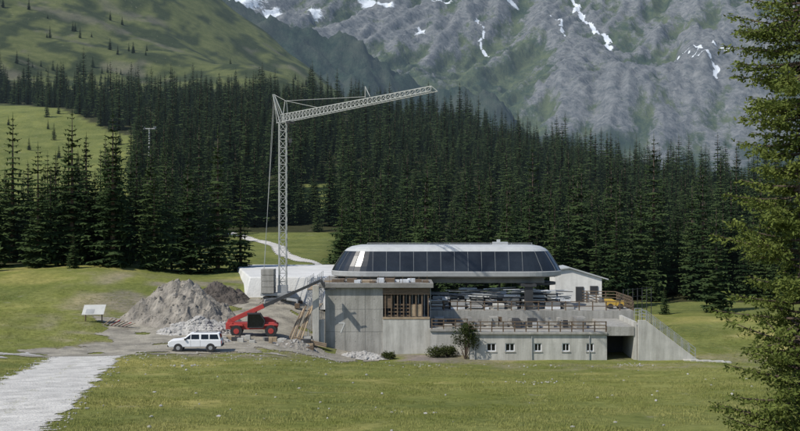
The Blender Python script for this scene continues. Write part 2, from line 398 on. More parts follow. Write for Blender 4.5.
def scatter(name,pts,collection,nvar):
    me=bpy.data.meshes.new(name); me.from_pydata([p[0] for p in pts],[],[])
    a=me.attributes.new('rz','FLOAT','POINT'); a.data.foreach_set('value',[p[1] for p in pts])
    a=me.attributes.new('sc','FLOAT','POINT'); a.data.foreach_set('value',[p[2] for p in pts])
    a=me.attributes.new('vi','INT','POINT'); a.data.foreach_set('value',[p[3]%nvar for p in pts])
    o=link(bpy.data.objects.new(name,me))
    ng=bpy.data.node_groups.new(name+'_nodes','GeometryNodeTree')
    ng.interface.new_socket('Geometry',in_out='INPUT',socket_type='NodeSocketGeometry')
    ng.interface.new_socket('Geometry',in_out='OUTPUT',socket_type='NodeSocketGeometry')
    gi=ng.nodes.new('NodeGroupInput');go=ng.nodes.new('NodeGroupOutput')
    ip=ng.nodes.new('GeometryNodeInstanceOnPoints'); ci=ng.nodes.new('GeometryNodeCollectionInfo')
    ci.inputs['Collection'].default_value=collection; ci.inputs['Separate Children'].default_value=True; ci.inputs['Reset Children'].default_value=True
    def na(nm,ty):
        n=ng.nodes.new('GeometryNodeInputNamedAttribute'); n.data_type=ty; n.inputs['Name'].default_value=nm
        return next(s for s in n.outputs if s.enabled and s.name=='Attribute')
    cx=ng.nodes.new('ShaderNodeCombineXYZ')
    ng.links.new(na('rz','FLOAT'),cx.inputs[2]); ng.links.new(cx.outputs[0],ip.inputs['Rotation'])
    ng.links.new(na('sc','FLOAT'),ip.inputs['Scale']); ng.links.new(na('vi','INT'),ip.inputs['Instance Index'])
    ip.inputs['Pick Instance'].default_value=True
    ng.links.new(gi.outputs[0],ip.inputs['Points']); ng.links.new(ci.outputs[0],ip.inputs['Instance']); ng.links.new(ip.outputs[0],go.inputs[0])
    md=o.modifiers.new('scatter','NODES'); md.node_group=ng
    return o
pts=[]
y=158.0
while y<740:
    st=5.2+ (y-158)*0.006
    w=0.43*y+25; x=-w
    while x<w:
        xx=x+R.uniform(-.8,.8)*st; yy=y+R.uniform(-.8,.8)*st
        x+=st
        if yy>640 and xx>-40: continue
        if clearing(xx,yy):
            continue
        if yy>600 and R.random()<sst(600,740,yy): continue
        cl=noise.noise(Vector((xx/16,yy/16,33)))
        if yy>200 and cl>0.42: continue
        s=(R.uniform(0.45,.95) if R.random()<.75 else R.uniform(.85,1.15))*(1-.35*noise.noise(Vector((xx/35,yy/35,3))))
        if yy<200 and xx<-10: s=R.uniform(.8,1.15)
        pts.append(((xx,yy,H(xx,yy)-0.2),R.uniform(0,6.28),s,R.randrange(NV)))
    y+=st
for _ in range(480):
    yy=R.uniform(600,1050); xx=-R.uniform(50,0.42*yy+30)
    if noise.noise(Vector((xx/50,yy/50,1)))>sst(600,1050,yy)*.35-.1: pts.append(((xx,yy,H(xx,yy)-0.2),R.uniform(0,6.28),R.uniform(.25,.6),R.randrange(NV)))
for _ in range(30):
    yy=R.uniform(300,560); xx=-R.uniform(90,0.42*yy)
    pts.append(((xx,yy,H(xx,yy)-0.2),R.uniform(0,6.28),R.uniform(.2,.5),R.randrange(NV)))
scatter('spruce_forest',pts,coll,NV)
print('trees',len(pts))
def tree(x,y,s,v,name='spruce_tree'):
    o=bpy.data.objects.new(name,protos[v]); o.location=(x,y,H(x,y)-0.2); o.scale=(s,s,s); o.rotation_euler=(0,0,R.uniform(0,6.28)); link(o)
for x,y,s,v in [(-52,158,.95,0),(-46,155,.33,2),(-41.5,159,1.08,1),(-36,161,.9,2),(-27.5,166,1.0,5),(-31.5,163,.95,3),(-24.8,171,.9,6),(-60,160,1.05,3),(-57,153,.4,4),(38,158,.3,4),(33,168,.8,1),(46,160,.85,0),(-48,161,1.05,5),(55,158,.35,6)]:
    tree(x,y,s,v)
# ------------------------------------------------------------------ near tree, right
def near_tree(name,x,y,h,rad,seed):
    q=random.Random(seed); z0=H(x,y); root=empty(name,(x,y,z0))
    tr=MB(); fo=MB()
    segs=12
    for i in range(segs): tr.cyl((0.06*math.sin(i),0.05*math.cos(i*1.3),h*i/segs-(.5 if i==0 else 0)),(0.06*math.sin(i+1),0.05*math.cos((i+1)*1.3),h*(i+1)/segs),0.2*(1-i/segs)+.02,9,0,r2=0.2*(1-(i+1)/segs)+.02)
    zz=0.7
    while zz<h*0.985:
        t=zz/h; a=q.uniform(0,6.283)
        gap=noise.noise(Vector((zz*0.8,seed,0)))
        ln=rad*min(1,(1-t)*2.6+0.06)*q.uniform(.6,1.12)*(1+0.45*gap)
        d=Vector((math.cos(a),math.sin(a),0)); s=Vector((-d.y,d.x,0)); up=q.uniform(-.25,.1)
        bend=q.uniform(.05,.3)
        def P(u): return Vector((0,0,zz))+d*(ln*u)+Vector((0,0,ln*(up*u+bend*u*u)))+s*(0.1*ln*math.sin(u*3+a))
        for i in range(4): tr.cyl(P(i/4),P((i+1)/4),0.035*(1-i/4)+.006,5,0,r2=0.035*(1-(i+1)/4)+.006,caps=False)
        nt_=max(4,int(ln*7))
        for i in range(nt_):
            u=0.18+0.82*(i+q.random())/nt_
            for sg in(-1,1):
                tl=(0.24*ln*(1.15-u)+0.17)*q.uniform(.6,1.2)
                b0=P(min(u,1)); dr=(d*0.55+s*sg*q.uniform(.5,1)+Vector((0,0,q.uniform(-.6,.15)))).normalized()
                ncl=max(4,int(tl*23))
                for k in range(ncl):
                    c=b0+dr*tl*(k+q.random())/ncl+Vector((q.gauss(0,.03),q.gauss(0,.03),q.gauss(0,.035)))
                    e=Vector((q.uniform(-1,1),q.uniform(-1,1),q.uniform(-.7,.7))).normalized()
                    e=(e+dr*0.9).normalized(); f=e.cross(Vector((q.uniform(-1,1),q.uniform(-1,1),q.uniform(-1,1)))).normalized()
                    L_=q.uniform(.05,.12); W=q.uniform(.02,.04)
                    fo.add([c-f*W,c+e*L_,c+f*W,c-e*L_*.5],[(0,1,2,3)],0)
        zz+=q.uniform(.024,.062)
    tr.obj('trunk_and_limbs',[M_bark],root,fix=False)
    fo.obj('needle_crown',[M_folN],root,fix=False)
    print('near tree faces',len(fo.f))
near_tree('spruce_tree',11.1,30,17.0,2.15,3)

# ------------------------------------------------------------------ grass
gc=bpy.data.collections.new('grass_tuft_variants')
for v in range(5):
    q=random.Random(v+90); mb=MB()
    for k in range(40):
        a=q.uniform(0,6.28);rr=0.36*math.sqrt(q.random()); x,y=rr*math.cos(a),rr*math.sin(a)
        hh=q.uniform(.03,.10)*(1.6 if v==4 else 1); b_=q.uniform(0,6.28); w=q.uniform(.008,.018)
        dx,dy=math.cos(b_)*w,math.sin(b_)*w; lx,ly=q.uniform(-.06,.06),q.uniform(-.06,.06)
        mb.add([(x-dx,y-dy,-.02),(x+dx,y+dy,-.02),(x+lx,y+ly,hh)],[(0,1,2)],0)
    gc.objects.link(bpy.data.objects.new('grass_tuft_%d'%v,mb.mesh('grass_tuft_%d'%v,[M_grassb])))
YARD=[(-33,103),(-22,106.5),(-14,108.5),(-8,113),(-3,117),(-1,122),(-8,140),(-19,141),(-24,137),(-33,131),(-34,122),(-30,114),(-38,108)]
def in_poly(poly,x,y):
    c=False;n=len(poly);j=n-1
    for i in range(n):
        if (poly[i][1]>y)!=(poly[j][1]>y) and x<(poly[j][0]-poly[i][0])*(y-poly[i][1])/(poly[j][1]-poly[i][1])+poly[i][0]: c=not c
        j=i
    return c
def in_yard(x,y):
    a=3.0*noise.noise(Vector((x/5,y/5,0)))+1.2*noise.noise(Vector((x/1.3,y/1.3,2)))
    b_=3.2*noise.noise(Vector((x/5,y/5,7)))+1.4*noise.noise(Vector((x/1.3,y/1.3,9)))
    if noise.noise(Vector((x/2.2,y/3.4,17)))>0.38: return False
    return in_poly(YARD,x+a,y+b_)
def road(x,y,e=0.0):
    cx=-17.5-(y-45)*0.207+0.7*noise.noise(Vector((0,y/14,3)))
    n=0.7*noise.noise(Vector((x/2,y/2,0)))+.55*noise.noise(Vector((x/.6,y/.6,0)))
    return abs(x-cx)<3.1+n+e+0.8*sst(98,106,y)
def on_road(x,y): return (y<106 and road(x,y)) or in_yard(x,y)
pts=[]
y=26.0
while y<140:
    st=0.46 if y<75 else 0.66
    w=0.39*y+3; x=-w
    while x<w:
        xx=x+R.uniform(-.5,.5)*st;yy=y+R.uniform(-.5,.5)*st; x+=st
        if yy>116 and -10<xx<32: continue
        if noise.noise(Vector((xx/2.3,yy/2.3,11)))+0.6*noise.noise(Vector((xx/.8,yy/.8,1)))+0.5*noise.noise(Vector((xx/9,yy/9,1)))>0.22: continue
        if on_road(xx,yy): continue
        s=R.uniform(.6,1.3)*(1+0.6*noise.noise(Vector((xx/6,yy/6,21))))
        pts.append(((xx,yy,H(xx,yy)),R.uniform(0,6.28),s,R.randrange(5)))
    y+=st
for k in range(420):   # sparse grass on the crown and shoulders of the track
    y=R.uniform(42,100); x=-17.5-(y-45)*0.207+R.choice([0,0,-2.9,2.9])+R.gauss(0,.22)
    if noise.noise(Vector((0,y/5,50)))<.05: pts.append(((x,y,H(x,y)+.02),R.uniform(0,6.28),R.uniform(.25,.6),R.randrange(5)))
scatter('meadow_grass',pts,gc,5); print('tufts',len(pts))
# ------------------------------------------------------------------ roads, yard
def sheet(name,test,x0,x1,y0,y1,st,matl,dz):
    idx={};vs=[];fs=[]
    nx=int((x1-x0)/st);ny=int((y1-y0)/st)
    def V(i,j):
        if (i,j) not in idx:
            x=x0+i*st;y=y0+j*st; idx[(i,j)]=len(vs); vs.append((x,y,H(x,y)+dz))
        return idx[(i,j)]
    for j in range(ny):
        for i in range(nx):
            if test(x0+(i+.5)*st,y0+(j+.5)*st): fs.append((V(i,j),V(i+1,j),V(i+1,j+1),V(i,j+1)))
    me=bpy.data.meshes.new(name); me.from_pydata(vs,[],fs); me.materials.append(matl)
    me.polygons.foreach_set('use_smooth',[True]*len(me.polygons)); link(bpy.data.objects.new(name,me))
sheet('gravel_road',road,-37,-4,5,107,0.22,M_gravel,0.035)
sheet('construction_yard',lambda x,y:in_yard(x,y),-42,2,98,144,0.28,M_yard,0.05)
sheet('gravel_bank',lambda x,y: noise.noise(Vector((x/4,y/4,0)))*2+ (x+36)*-0.5>0 and -44<x and abs(y-103-(x+36)*0.3)<4+2*noise.noise(Vector((x/2,y/2,4))),-46,-30,92,112,0.3,M_rock,0.06)
sheet('footpath',lambda x,y: abs(x+22+ (y-215)*0.42+ 4*math.sin(y/14))<1.4,-50,-5,180,262,0.5,M_gravel,0.08)
mb=MB()
pp=[(-19.3,141.2),(-8,141.2),(2,141.2),(2,172),(-10,177),(-26.5,177)]
n=len(pp); mb.add([(x,y,-7.9) for x,y in pp]+[(x+(-.8 if x<-15 else 0),y-.9,-12) for x,y in pp],[tuple(range(n))]+[(i,(i+1)%n,(i+1)%n+n,i+n) for i in range(n)],0)
mb.obj('gravel_platform',[mat('pale_gravel',(0.56,0.56,0.54),0.95,0.3,0.16,0.5,bscale=5)],bevel=0.15)

# ------------------------------------------------------------------ mounds and rubble
ICO=bmesh.new(); bmesh.ops.create_icosphere(ICO,subdivisions=1,radius=1); ICO_v=[v.co.copy() for v in ICO.verts];ICO_f=[tuple(v.index for v in f.verts) for f in ICO.faces];ICO.free()
def rock(mb,c,s,q,m=0):
    sx,sy,sz=s*q.uniform(.6,1.3),s*q.uniform(.6,1.2),s*q.uniform(.45,.9); a=q.uniform(0,6.28);ca,sa=math.cos(a),math.sin(a)
    vs=[]
    for v in ICO_v:
        k=q.uniform(.7,1.2); x,y,z=v.x*sx*k,v.y*sy*k,v.z*sz*k
        vs.append((c[0]+x*ca-y*sa,c[1]+x*sa+y*ca,c[2]+z))
    mb.add(vs,ICO_f,m)
def mound(name,cx,cy,rx,ry,h,matl,seed,nrocks=0,rockmat=None,rs=(.15,.5)):
    q=random.Random(seed); root=empty(name,(cx,cy,H(cx,cy)))
    z0=H(cx,cy); n=64; vs=[];fs=[]
    def hh(u,v):
        d=math.hypot(u,v)*(1+0.3*noise.noise(Vector((u*1.6,v*1.6,seed))))
        e=max(0,1-d)**0.9*h*(1+0.35*noise.noise(Vector((u*2,v*2,seed+3))))
        return e+0.18*h*noise.fractal(Vector((u*4,v*4,seed)),.7,2.1,5)*min(1,max(0,1.1-d)*3)-max(0,d-1)*0.6-0.02
    for j in range(n+1):
        for i in range(n+1):
            u=(i/n*2-1)*1.15;v=(j/n*2-1)*1.15; x=cx+u*rx;y=cy+v*ry
            vs.append((u*rx,v*ry,H(x,y)-z0+hh(u,v)))
    for j in range(n):
        for i in range(n): a=j*(n+1)+i; fs.append((a,a+1,a+n+2,a+n+1))
    me=bpy.data.meshes.new('heap');me.from_pydata(vs,[],fs);me.materials.append(matl)
    link(bpy.data.objects.new('heap',me),root)
    if nrocks:
        mb=MB()
        for k in range(nrocks):
            a=q.uniform(0,6.28);rr=q.random()**.6*1.05;u=rr*math.cos(a);v=rr*math.sin(a)
            s=q.uniform(rs[0],rs[1])*(q.random()**1.5*.8+.4)
            rock(mb,(u*rx,v*ry,H(cx+u*rx,cy+v*ry)-z0+max(0,hh(u,v))-s*.15),s,q)
        mb.obj('stones',[rockmat or M_rock],root)
mound('soil_heap',-26.0,129,7.0,5,4.7,M_dirt,2,420,M_dirt,(.06,.2))
mound('soil_heap',-23.0,139,4.2,3,2.5,M_dirtD,5,80,M_dirtD,(.1,.25))
mound('rubble_heap',-22.2,121.5,4.4,2.5,1.7,M_rock,8,420,M_rock,(.12,.42))
mound('rubble_heap',-20.5,116,3.4,1.8,0.8,M_rock,9,150,M_dirt,(.1,.3))
mound('rubble_heap',-3.8,119.5,2.6,1.3,0.8,M_rock,11,170,M_rock,(.1,.33))
mound('rubble_heap',-16,138,2.2,1.5,1.2,M_dirt,12,60,M_dirt,(.1,.3))
mound('rubble_heap',-11.0,116.5,2.6,1.6,0.9,M_dirt,14,120,M_rock,(.08,.25))
mb=MB();q=random.Random(4)
for k in range(320):
    y=q.uniform(40,112);x=q.uniform(-.3*y,.33*y)
    if q.random()<.6: x=q.gauss(-16,9);y=q.uniform(98,118)
    rock(mb,(x,y,H(x,y)+.02),q.uniform(.04,.13),q)
for (cx,cy,nn) in [(-17.5,90,26),(9.5,78,30),(24,113,30),(-8,113,30),(14,112,20),(3,110,14)]:
    for k in range(nn):
        x=cx+q.gauss(0,1.4);y=cy+q.gauss(0,.8); rock(mb,(x,y,H(x,y)+.02),q.uniform(.04,.13),q)
for k in range(300):
    y=q.uniform(42,104); x=-17.5-(y-45)*0.207+q.choice([-1,1])*q.gauss(3.2,.5); rock(mb,(x,y,H(x,y)+.03),q.uniform(.03,.09),q)
mb.obj('scattered_stones',[M_rock])

# ------------------------------------------------------------------ concrete left building
def wall(mb,x0,x1,z0,z1,y0,th,ops,m=0):
    xs=sorted({x0,x1,*[o[0] for o in ops],*[o[1] for o in ops]})
    for a,b_ in zip(xs[:-1],xs[1:]):
        cuts=sorted([(o[2],o[3]) for o in ops if o[0]<=a+1e-6 and o[1]>=b_-1e-6])
        z=z0
        for c0,c1 in cuts:
            if c0>z: mb.box(a,b_,y0,y0+th,z,c0,m)
            z=c1
        if z<z1: mb.box(a,b_,y0,y0+th,z,z1,m)
B=empty('concrete_building',(0,0,0))
mb=MB()
mb.box(-8.3,-1.9,122,122.4,-15.5,-8.05)
mb.box(-8.3,-7.9,122.4,136,-15.5,-8.05)
mb.box(-7.9,3.3,135.6,136,-15.5,-8.05)
mb.box(2.9,3.3,122.3,135.6,-15.5,-11.6)
mb.obj('main_walls',[M_conc],B)
mb=MB(); mb.box(-1.9,3.3,121.9,122.3,-15.6,-11.5); mb.obj('lower_front_wall',[M_concL],B)
mb=MB(); mb.box(-8.9,3.7,121.5,136.4,-8.0,-7.5); mb.obj('roof_slab',[M_concD],B,bevel=.03)
mb=MB(); mb.box(-9.6,-8.9,120.8,121.4,-14.8,-7.7); mb.box(-8.9,-8.3,121.2,121.6,-14.8,-11.5); mb.obj('buttress_column',[M_concL],B,bevel=.03)
mb=MB()
for z in(-12.9,-10.4): mb.box(-8.28,-1.92,121.985,121.998,z,z+.03)
for x in(-6.1,-3.9): mb.box(x,x+.025,121.983,121.996,-15,-8.1)
for z in(-14,-11.6,-9.3):
    for x in(-7.2,-5,-2.9): mb.box(x,x+.07,121.981,121.995,z,z+.07)
mb.obj('formwork_joints',[M_concD],B)
mb=MB()
for k in range(8):
    x=-1.7+k*.68; mb.box(x,x+.13,122.0,122.13,-11.5,-8.05,0)
    mb.cyl((x+.35,123.5,-11.5),(x+.35,123.5,-8.05),.05,6,2)
mb.box(-1.9,3.3,121.9,122.0,-8.75,-8.06,0); mb.box(-1.9,3.3,121.85,121.99,-11.5,-11.25,1)
for k in range(7):
    z=-11.2+k*.2
    if k%2==0: mb.box(-1.8+.2*k,1.5+.15*k,122.2,122.26,z,z+.17,0)
mb.box(1.2,2.4,122.14,122.2,-11.2,-9.9,1); mb.box(-1.9,-.8,122.14,122.2,-10.3,-8.9,0)
mb.box(-1.9,3.3,128,128.2,-11.5,-8.05,3)
mb.obj('timber_formwork',[M_wood,M_woodL,M_steel,M_dark],B)
mb=MB(); mb.box(-1.9,2.9,122.3,135.6,-11.7,-11.5); mb.obj('upper_floor',[M_concD],B)
mb=MB()
q=random.Random(2)
for k in range(14):
    x=-8.5+k*.85; mb.box(x,x+q.uniform(.5,1.2),122+q.uniform(0,2),123.5+q.uniform(0,2),-7.498,-7.35+q.uniform(0,.3),q.randrange(3))
for k in range(14): x=-8.7+k*.9; mb.cyl((x,121.7,-7.5),(x,121.7,-6.75+.1*(k%2)),.025,5,2)
mb.obj('roof_boards_and_rebar',[M_woodL,M_tarp,M_wood],B)
mb=MB()
mb.box(-6.8,-6.1,121.97,121.98,-12.0,-11.85); mb.add([(-6.25,121.972,-12),(-6.1,121.972,-12),(-6.5,121.972,-13),(-6.65,121.972,-13)],[(0,1,2,3)],0)
mb.obj('painted_mark',[M_offg],B,fix=False)
S=MB()
for k in range(5):
    y=122.5+k*2.2
    S.cyl((-9.2,y,-14.5),(-9.2,y,-6.6),.04,6); S.cyl((-10.3,y,-14),(-10.3,y,-6.9),.04,6); S.cyl((-10.3,y,-8.3),(-9.2,y,-8.3),.03,6)
    S.cyl((-10.3,y,-10.6),(-9.2,y,-10.6),.03,6)
for z in(-8.3,-10.6,-7.4): S.cyl((-9.2,122.3,z),(-9.2,131.5,z),.03,6); S.cyl((-10.3,122.3,z),(-10.3,131.5,z),.03,6)
S.box(-10.3,-9.25,122.3,131.5,-8.26,-8.2,1);S.box(-10.3,-9.25,122.3,131.5,-10.56,-10.5,1)
S.cyl((-10.3,122.5,-14),(-10.3,131.3,-8.3),.03,6)
S.obj('scaffolding',[M_steel,M_woodL])
mb=MB()
for k in range(6): mb.beam((-12.2+k*.28,120.4,-13.6),(-10.9+k*.25,121.6,-10.6+.3*(k%3)),.18,.05,(k+1)%2)
for k in range(5): mb.beam((-11.6,119.4+k*.15,-13.5+k*.07),(-8.0,119.3+k*.2,-14.3+k*.07),.2,.06,k%2)
mb.obj('timber_planks',[M_woodL,M_wood])

# ------------------------------------------------------------------ terrace building
T=empty('terrace_building')
mb=MB()
ops=[(9.3,10.3,-14.6,-13.7),(11.3,12.3,-14.6,-13.7),(14.4,15.2,-14.6,-13.7),(17.4,18.2,-14.6,-13.7),(20.0,20.8,-14.6,-13.7)]
wall(mb,7.5,22.2,-16.6,-12.75,118,.35,ops)
mb.box(7.5,7.85,118.35,121,-16.6,-12.75); mb.box(3.3,7.5,121,121.35,-16.6,-12.75)
mb.box(21.85,22.2,118.35,126,-16.6,-12.75); mb.box(25.1,25.4,118,126,-16.6,-11.4); mb.box(22.2,25.1,124,124.3,-16.6,-12.75)
mb.obj('walls',[M_concL],T)
mb=MB(); mb.box(7.3,22.2,117.75,127,-12.75,-12.5); mb.box(3.3,7.3,120.8,127,-12.75,-12.5); mb.box(22.2,25.1,117.9,127,-12.9,-11.9); mb.obj('terrace_slab',[M_conc],T,bevel=.02)
mb=MB()
for o in ops:
    a,b_,c,d=o; mb.box(a,b_,118.2,118.22,c,d,1)
    for (p,q2,r_,s_) in [(a,a+.09,c,d),(b_-.09,b_,c,d),(a+.09,b_-.09,c,c+.09),(a+.09,b_-.09,d-.09,d),((a+b_)/2-.03,(a+b_)/2+.03,c+.09,d-.09)]: mb.box(p,q2,118.1,118.18,r_,s_,0)
    mb.box(a-.08,b_+.08,117.93,117.998,c-.1,c-.002,2)
mb.obj('windows',[M_white,M_glass,M_conc],T)
mb=MB(); mb.box(22.25,25.05,123.8,123.9,-16.4,-12.95); mb.obj('garage_door',[M_dark],T)
mb=MB()
for k in (0,3,6): x=8+k*2.05; mb.cyl((x,117.9,-16),(x,117.9,-12.8),.05,8)
mb.obj('downpipes',[M_steel],T)
mb=MB(); mb.box(3.4,27,127.05,146,-16.5,-11.0); mb.obj('station_base',[M_conc],T)
ST=empty('concrete_staircase')
mb=MB(); mb.prism([(25.45,-11.2),(26.3,-11.2),(31.8,-15.4),(31.8,-17),(25.45,-17)],117.5,117.85); mb.obj('parapet_wall',[M_concL],ST,bevel=.02)
mb=MB()
for k in range(22):
    x=26.3+k*.25; mb.box(x,x+.25,117.9,120,-17,-11.9-k*.182)
mb.box(25.45,26.3,117.9,122,-17,-11.9); mb.obj('steps',[M_conc],ST)
mb=MB()
for k in range(9):
    t=k/8; x=25.6+t*6.0; z=-11.2-max(0,(x-26.3))*.764
    mb.cyl((x,117.68,z-.05),(x,117.68,z+1.05),.04,6); mb.cyl((x,120,z-.6),(x,120,z+1.05),.04,6)
for dz in(.35,.7,1.05):
    for yy in(117.68,120): mb.cyl((25.6,yy,-11.2+dz),(26.3,yy,-11.2+dz),.035,6); mb.cyl((26.3,yy,-11.2+dz),(31.6,yy,-15.25+dz),.035,6)
mb.obj('handrail',[M_steel],ST)
mb=MB()
q=random.Random(77)
for k in range(7):
    x=30.2+k*.55; yy=116.8-k*.45; mb.box(x,x+.9,yy,yy+.7,H(x,yy)-.2,H(x,yy)+.10+.05*(k%2))
mb.obj('landing_slabs',[M_concL],ST,bevel=.02)
def fence(name,pts,h,z,matl,sp=1.5,rails=3,post=.06,rail=.05):
    mb=MB()
    for (a,b_) in zip(pts[:-1],pts[1:]):
        a=Vector((*a,0));b_=Vector((*b_,0)); L_=(b_-a).length; n=max(1,round(L_/sp))
        zz=lambda p: z if z is not None else H(p.x,p.y)
        for i in range(n+1):
            p=a.lerp(b_,i/n); mb.box(p.x-post,p.x+post,p.y-post,p.y+post,zz(p)-.1,zz(p)+h)
        for i in range(n):
            p=a.lerp(b_,i/n);q_=a.lerp(b_,(i+1)/n)
            for r_ in range(rails):
                e=h*(r_+1)/(rails+.15); mb.beam((p.x,p.y-post-.02,zz(p)+e),(q_.x,q_.y-post-.02,zz(q_)+e),.04,rail*2)
    return mb.obj(name,[matl])
fence('wooden_fence',[(3.5,121.0),(7.4,121.0)],1.15,-12.5,M_wood,1.3)
fence('wooden_fence',[(7.4,118.0),(22.1,118.0)],1.15,-12.5,M_wood,1.25)
fence('wooden_fence',[(3.5,127.3),(27,127.3)],1.1,-11.0,M_wood,1.6,2)
fence('wooden_fence',[(19,140),(27,138),(27,128)],1.5,-11.0,M_wood,1.1,4)
mb=MB()
for k in range(7): mb.cyl((27.2+k*.75,134+k*.8,-14.5),(27.2+k*.75,134+k*.8,-9.0),.045,6)
for z in(-9.1,-10,-10.8,-11.6): mb.cyl((27.2,134,z),(31.7,138.8,z),.02,5)
mb.obj('net_fence',[M_dark])
# ------------------------------------------------------------------ chairlift station canopy
C=empty('chairlift_station')
EF=1.25
def stadium(cx,cy,hl,hw,z,n=20):
    pts=[]; e=hw*EF
    for k in range(n+1):
        a=-math.pi/2+math.pi*k/n; pts.append((cx+hl-e+math.cos(a)*e,cy+math.sin(a)*hw,z))
    for k in range(n+1):
        a=math.pi/2+math.pi*k/n; pts.append((cx-hl+e+math.cos(a)*e,cy+math.sin(a)*hw,z))
    return pts
cx,cy=5.6,133.0
rings=[(13.4,3.6,-7.30),(13.85,4.05,-7.15),(13.9,4.1,-6.65),(13.8,4.0,-6.58),(13.5,3.8,-6.0),(13.1,3.55,-5.4),(12.7,3.25,-4.8),(12.3,2.95,-4.25),(12.0,2.75,-3.98),(11.4,2.4,-3.7),(10.4,1.8,-3.52)]
mb=MB(); loops=[stadium(cx,cy,*r_) for r_ in rings]; n=len(loops[0])
for L_ in loops: mb.v+=L_
mi=[1,1,1,2,2,2,2,0,0,0]
for j in range(len(rings)-1):
    for i in range(n):
        i2=(i+1)%n; mb.f.append((j*n+i,j*n+i2,(j+1)*n+i2,(j+1)*n+i)); mb.m.append(mi[j])
mb.f.append(tuple(range((len(rings)-1)*n,len(rings)*n))); mb.m.append(0)
mb.f.append(tuple(range(n-1,-1,-1))); mb.m.append(3)
mb.obj('canopy_shell',[M_roofw,M_sill,M_canglass,M_dark],C)
mb=MB()
for k in range(12):
    x=cx-8.8+k*1.6
    for sy in(-1,1):
        P_=[(x,cy+sy*(hw+.01),z) for hl,hw,z in rings[3:8]]
        for a,b_ in zip(P_[:-1],P_[1:]): mb.beam(a,b_,.05,.05)
for sx in(-1,1):
    for ang in(-62,-35,0,35,62):
        a=math.radians(ang)
        P_=[]
        for (hl,hw,z) in rings[3:8]:
            e=hw*EF; P_.append((cx+sx*(hl-e+math.cos(a)*e+.01),cy+math.sin(a)*(hw+.01),z))
        for p,q_ in zip(P_[:-1],P_[1:]): mb.beam(p,q_,.05,.05)
mb.obj('window_mullions',[M_mull],C)
mb=MB()
mb.cyl((cx-9.5,cy-1.4,-3.3),(cx+10.2,cy-1.4,-3.3),.03,6)
for k in range(9): mb.cyl((cx-9.5+k*2.46,cy-1.4,-3.6),(cx-9.5+k*2.46,cy-1.4,-3.3),.03,6)
mb.box(cx+5.6,cx+7.4,cy-.6,cy+.6,-3.6,-3.2,1); mb.box(cx+6.1,cx+6.5,cy-.2,cy+.2,-3.2,-2.9,1)
mb.obj('roof_rail_and_hatch',[M_steel,M_roofw],C)
mb=MB()
mb.box(cx-12,cx+11.5,cy-2.6,cy-2.2,-8.0,-7.31); mb.box(cx-12,cx+11.5,cy+2.2,cy+2.6,-8.0,-7.31)
for k in range(10): mb.box(cx-11.5+k*2.4,cx-11.3+k*2.4,cy-2.2,cy+2.2,-7.8,-7.4)
mb.obj('drive_frame',[M_concD],C)
mb=MB()
mb.box(14.6,15.5,128.2,129.2,-11.0,-8.0); mb.box(14.2,15.9,128.0,135,-8.3,-8.0); mb.box(-4.2,-3.2,131,132.5,-7.5,-7.32)
mb.cyl((16.5,133,-8.3),(16.5,133,-8.0),2.3,28)
for k in range(12): mb.cyl((3.6+k*.9,131.4,-8.5+.1*(k%3)),(4.1+k*.9,131.4,-7.5),.05,6)
mb.cyl((8,132.5,-8.0),(8,132.5,-11),.12,8);mb.cyl((12,132.5,-8.0),(12,132.5,-11),.12,8)
mb.obj('support_column_and_bullwheel',[M_dark],C)
# ------------------------------------------------------------------ materials stacked on station base
q=random.Random(12)
mb=MB()
for row in range(3):
    x=3.7
    while x<19.5:
        w=q.uniform(.5,2.4)
        top=-11.0+q.uniform(.3,1.5)+row*.55
        z=-10.98
        if not(14.0<x+w and x<16.0 and row==0):
            while z<top:
                th=q.uniform(.05,.4); o=q.uniform(-.2,.2); oy=q.uniform(-.1,.1)
                mb.box(x+o,x+w-.1+o*.5,128.6+row*1.7+oy,130.1+row*1.7+oy,z,z+th,q.choice([0,1,2,3,4,5])); z+=th+q.uniform(.03,.18)
        x+=w+q.choice([0,.2,.5])
mb.obj('stacked_building_materials',[M_tarp,M_offg,M_sill,M_steel,M_concD,M_mull],bevel=.02)
mb=MB()
for k in range(40):
    x=q.uniform(6.8,18.5); z=-9.8+q.uniform(0,1.1)
    mb.cyl((x-2,130+q.uniform(-1.0,2.5),z),(x+2,130+q.uniform(-1.0,2.5),z+q.uniform(-.12,.12)),.05,7,k%3)
mb.obj('stacked_pipes',[M_tarp,M_steel,M_dark])
mb=MB()
for k in range(44):
    x=q.uniform(3.8,21.3); w=q.uniform(.2,1.1)
    mb.box(x,x+w,121.6+q.uniform(0,4),122.6+q.uniform(0,4),-12.49,-12.49+q.uniform(.2,1.1),q.randrange(5))
mb.obj('site_crates',[M_wood,M_concD,M_dark,M_sill,M_conc],bevel=.02)
SH=empty('service_building')
mb=MB(); mb.box(19.6,25.5,139,144,-11,-7.9,0)
mb.prism([(19.6,-7.9),(25.5,-7.9),(21.5,-6.75),(19.6,-7.0)],139,144,0); mb.obj('walls',[M_offw],SH)
mb=MB(); mb.prism([(21.4,-6.68),(26.3,-8.15),(26.3,-8.0),(21.4,-6.5),(19.0,-6.88),(19.0,-7.03)],138.7,144.6,0); mb.obj('roof',[M_roofw],SH)
mb=MB(); mb.box(22.2,23.2,138.9,138.99,-10.9,-9,0); mb.box(24.0,25.0,138.9,138.99,-9.9,-8.9,0); mb.obj('door_and_window',[M_dark],SH)
Y=empty('site_dumper',(25.2,129.6,-11.0))
mb=MB()
mb.prism([(-.9,.45),(.1,.45),(.2,.95),(-.2,1.15),(-1.1,1.15)],-.5,.5,0); mb.box(.1,1.1,-.45,.45,.4,.95,0); mb.box(.3,.8,-.3,.3,.95,1.15,1)
for xx in(-.5,.7):
    for sy in(-1,1): mb.cyl((xx,sy*.45,.33),(xx,sy*.68,.33),.33,16,1)
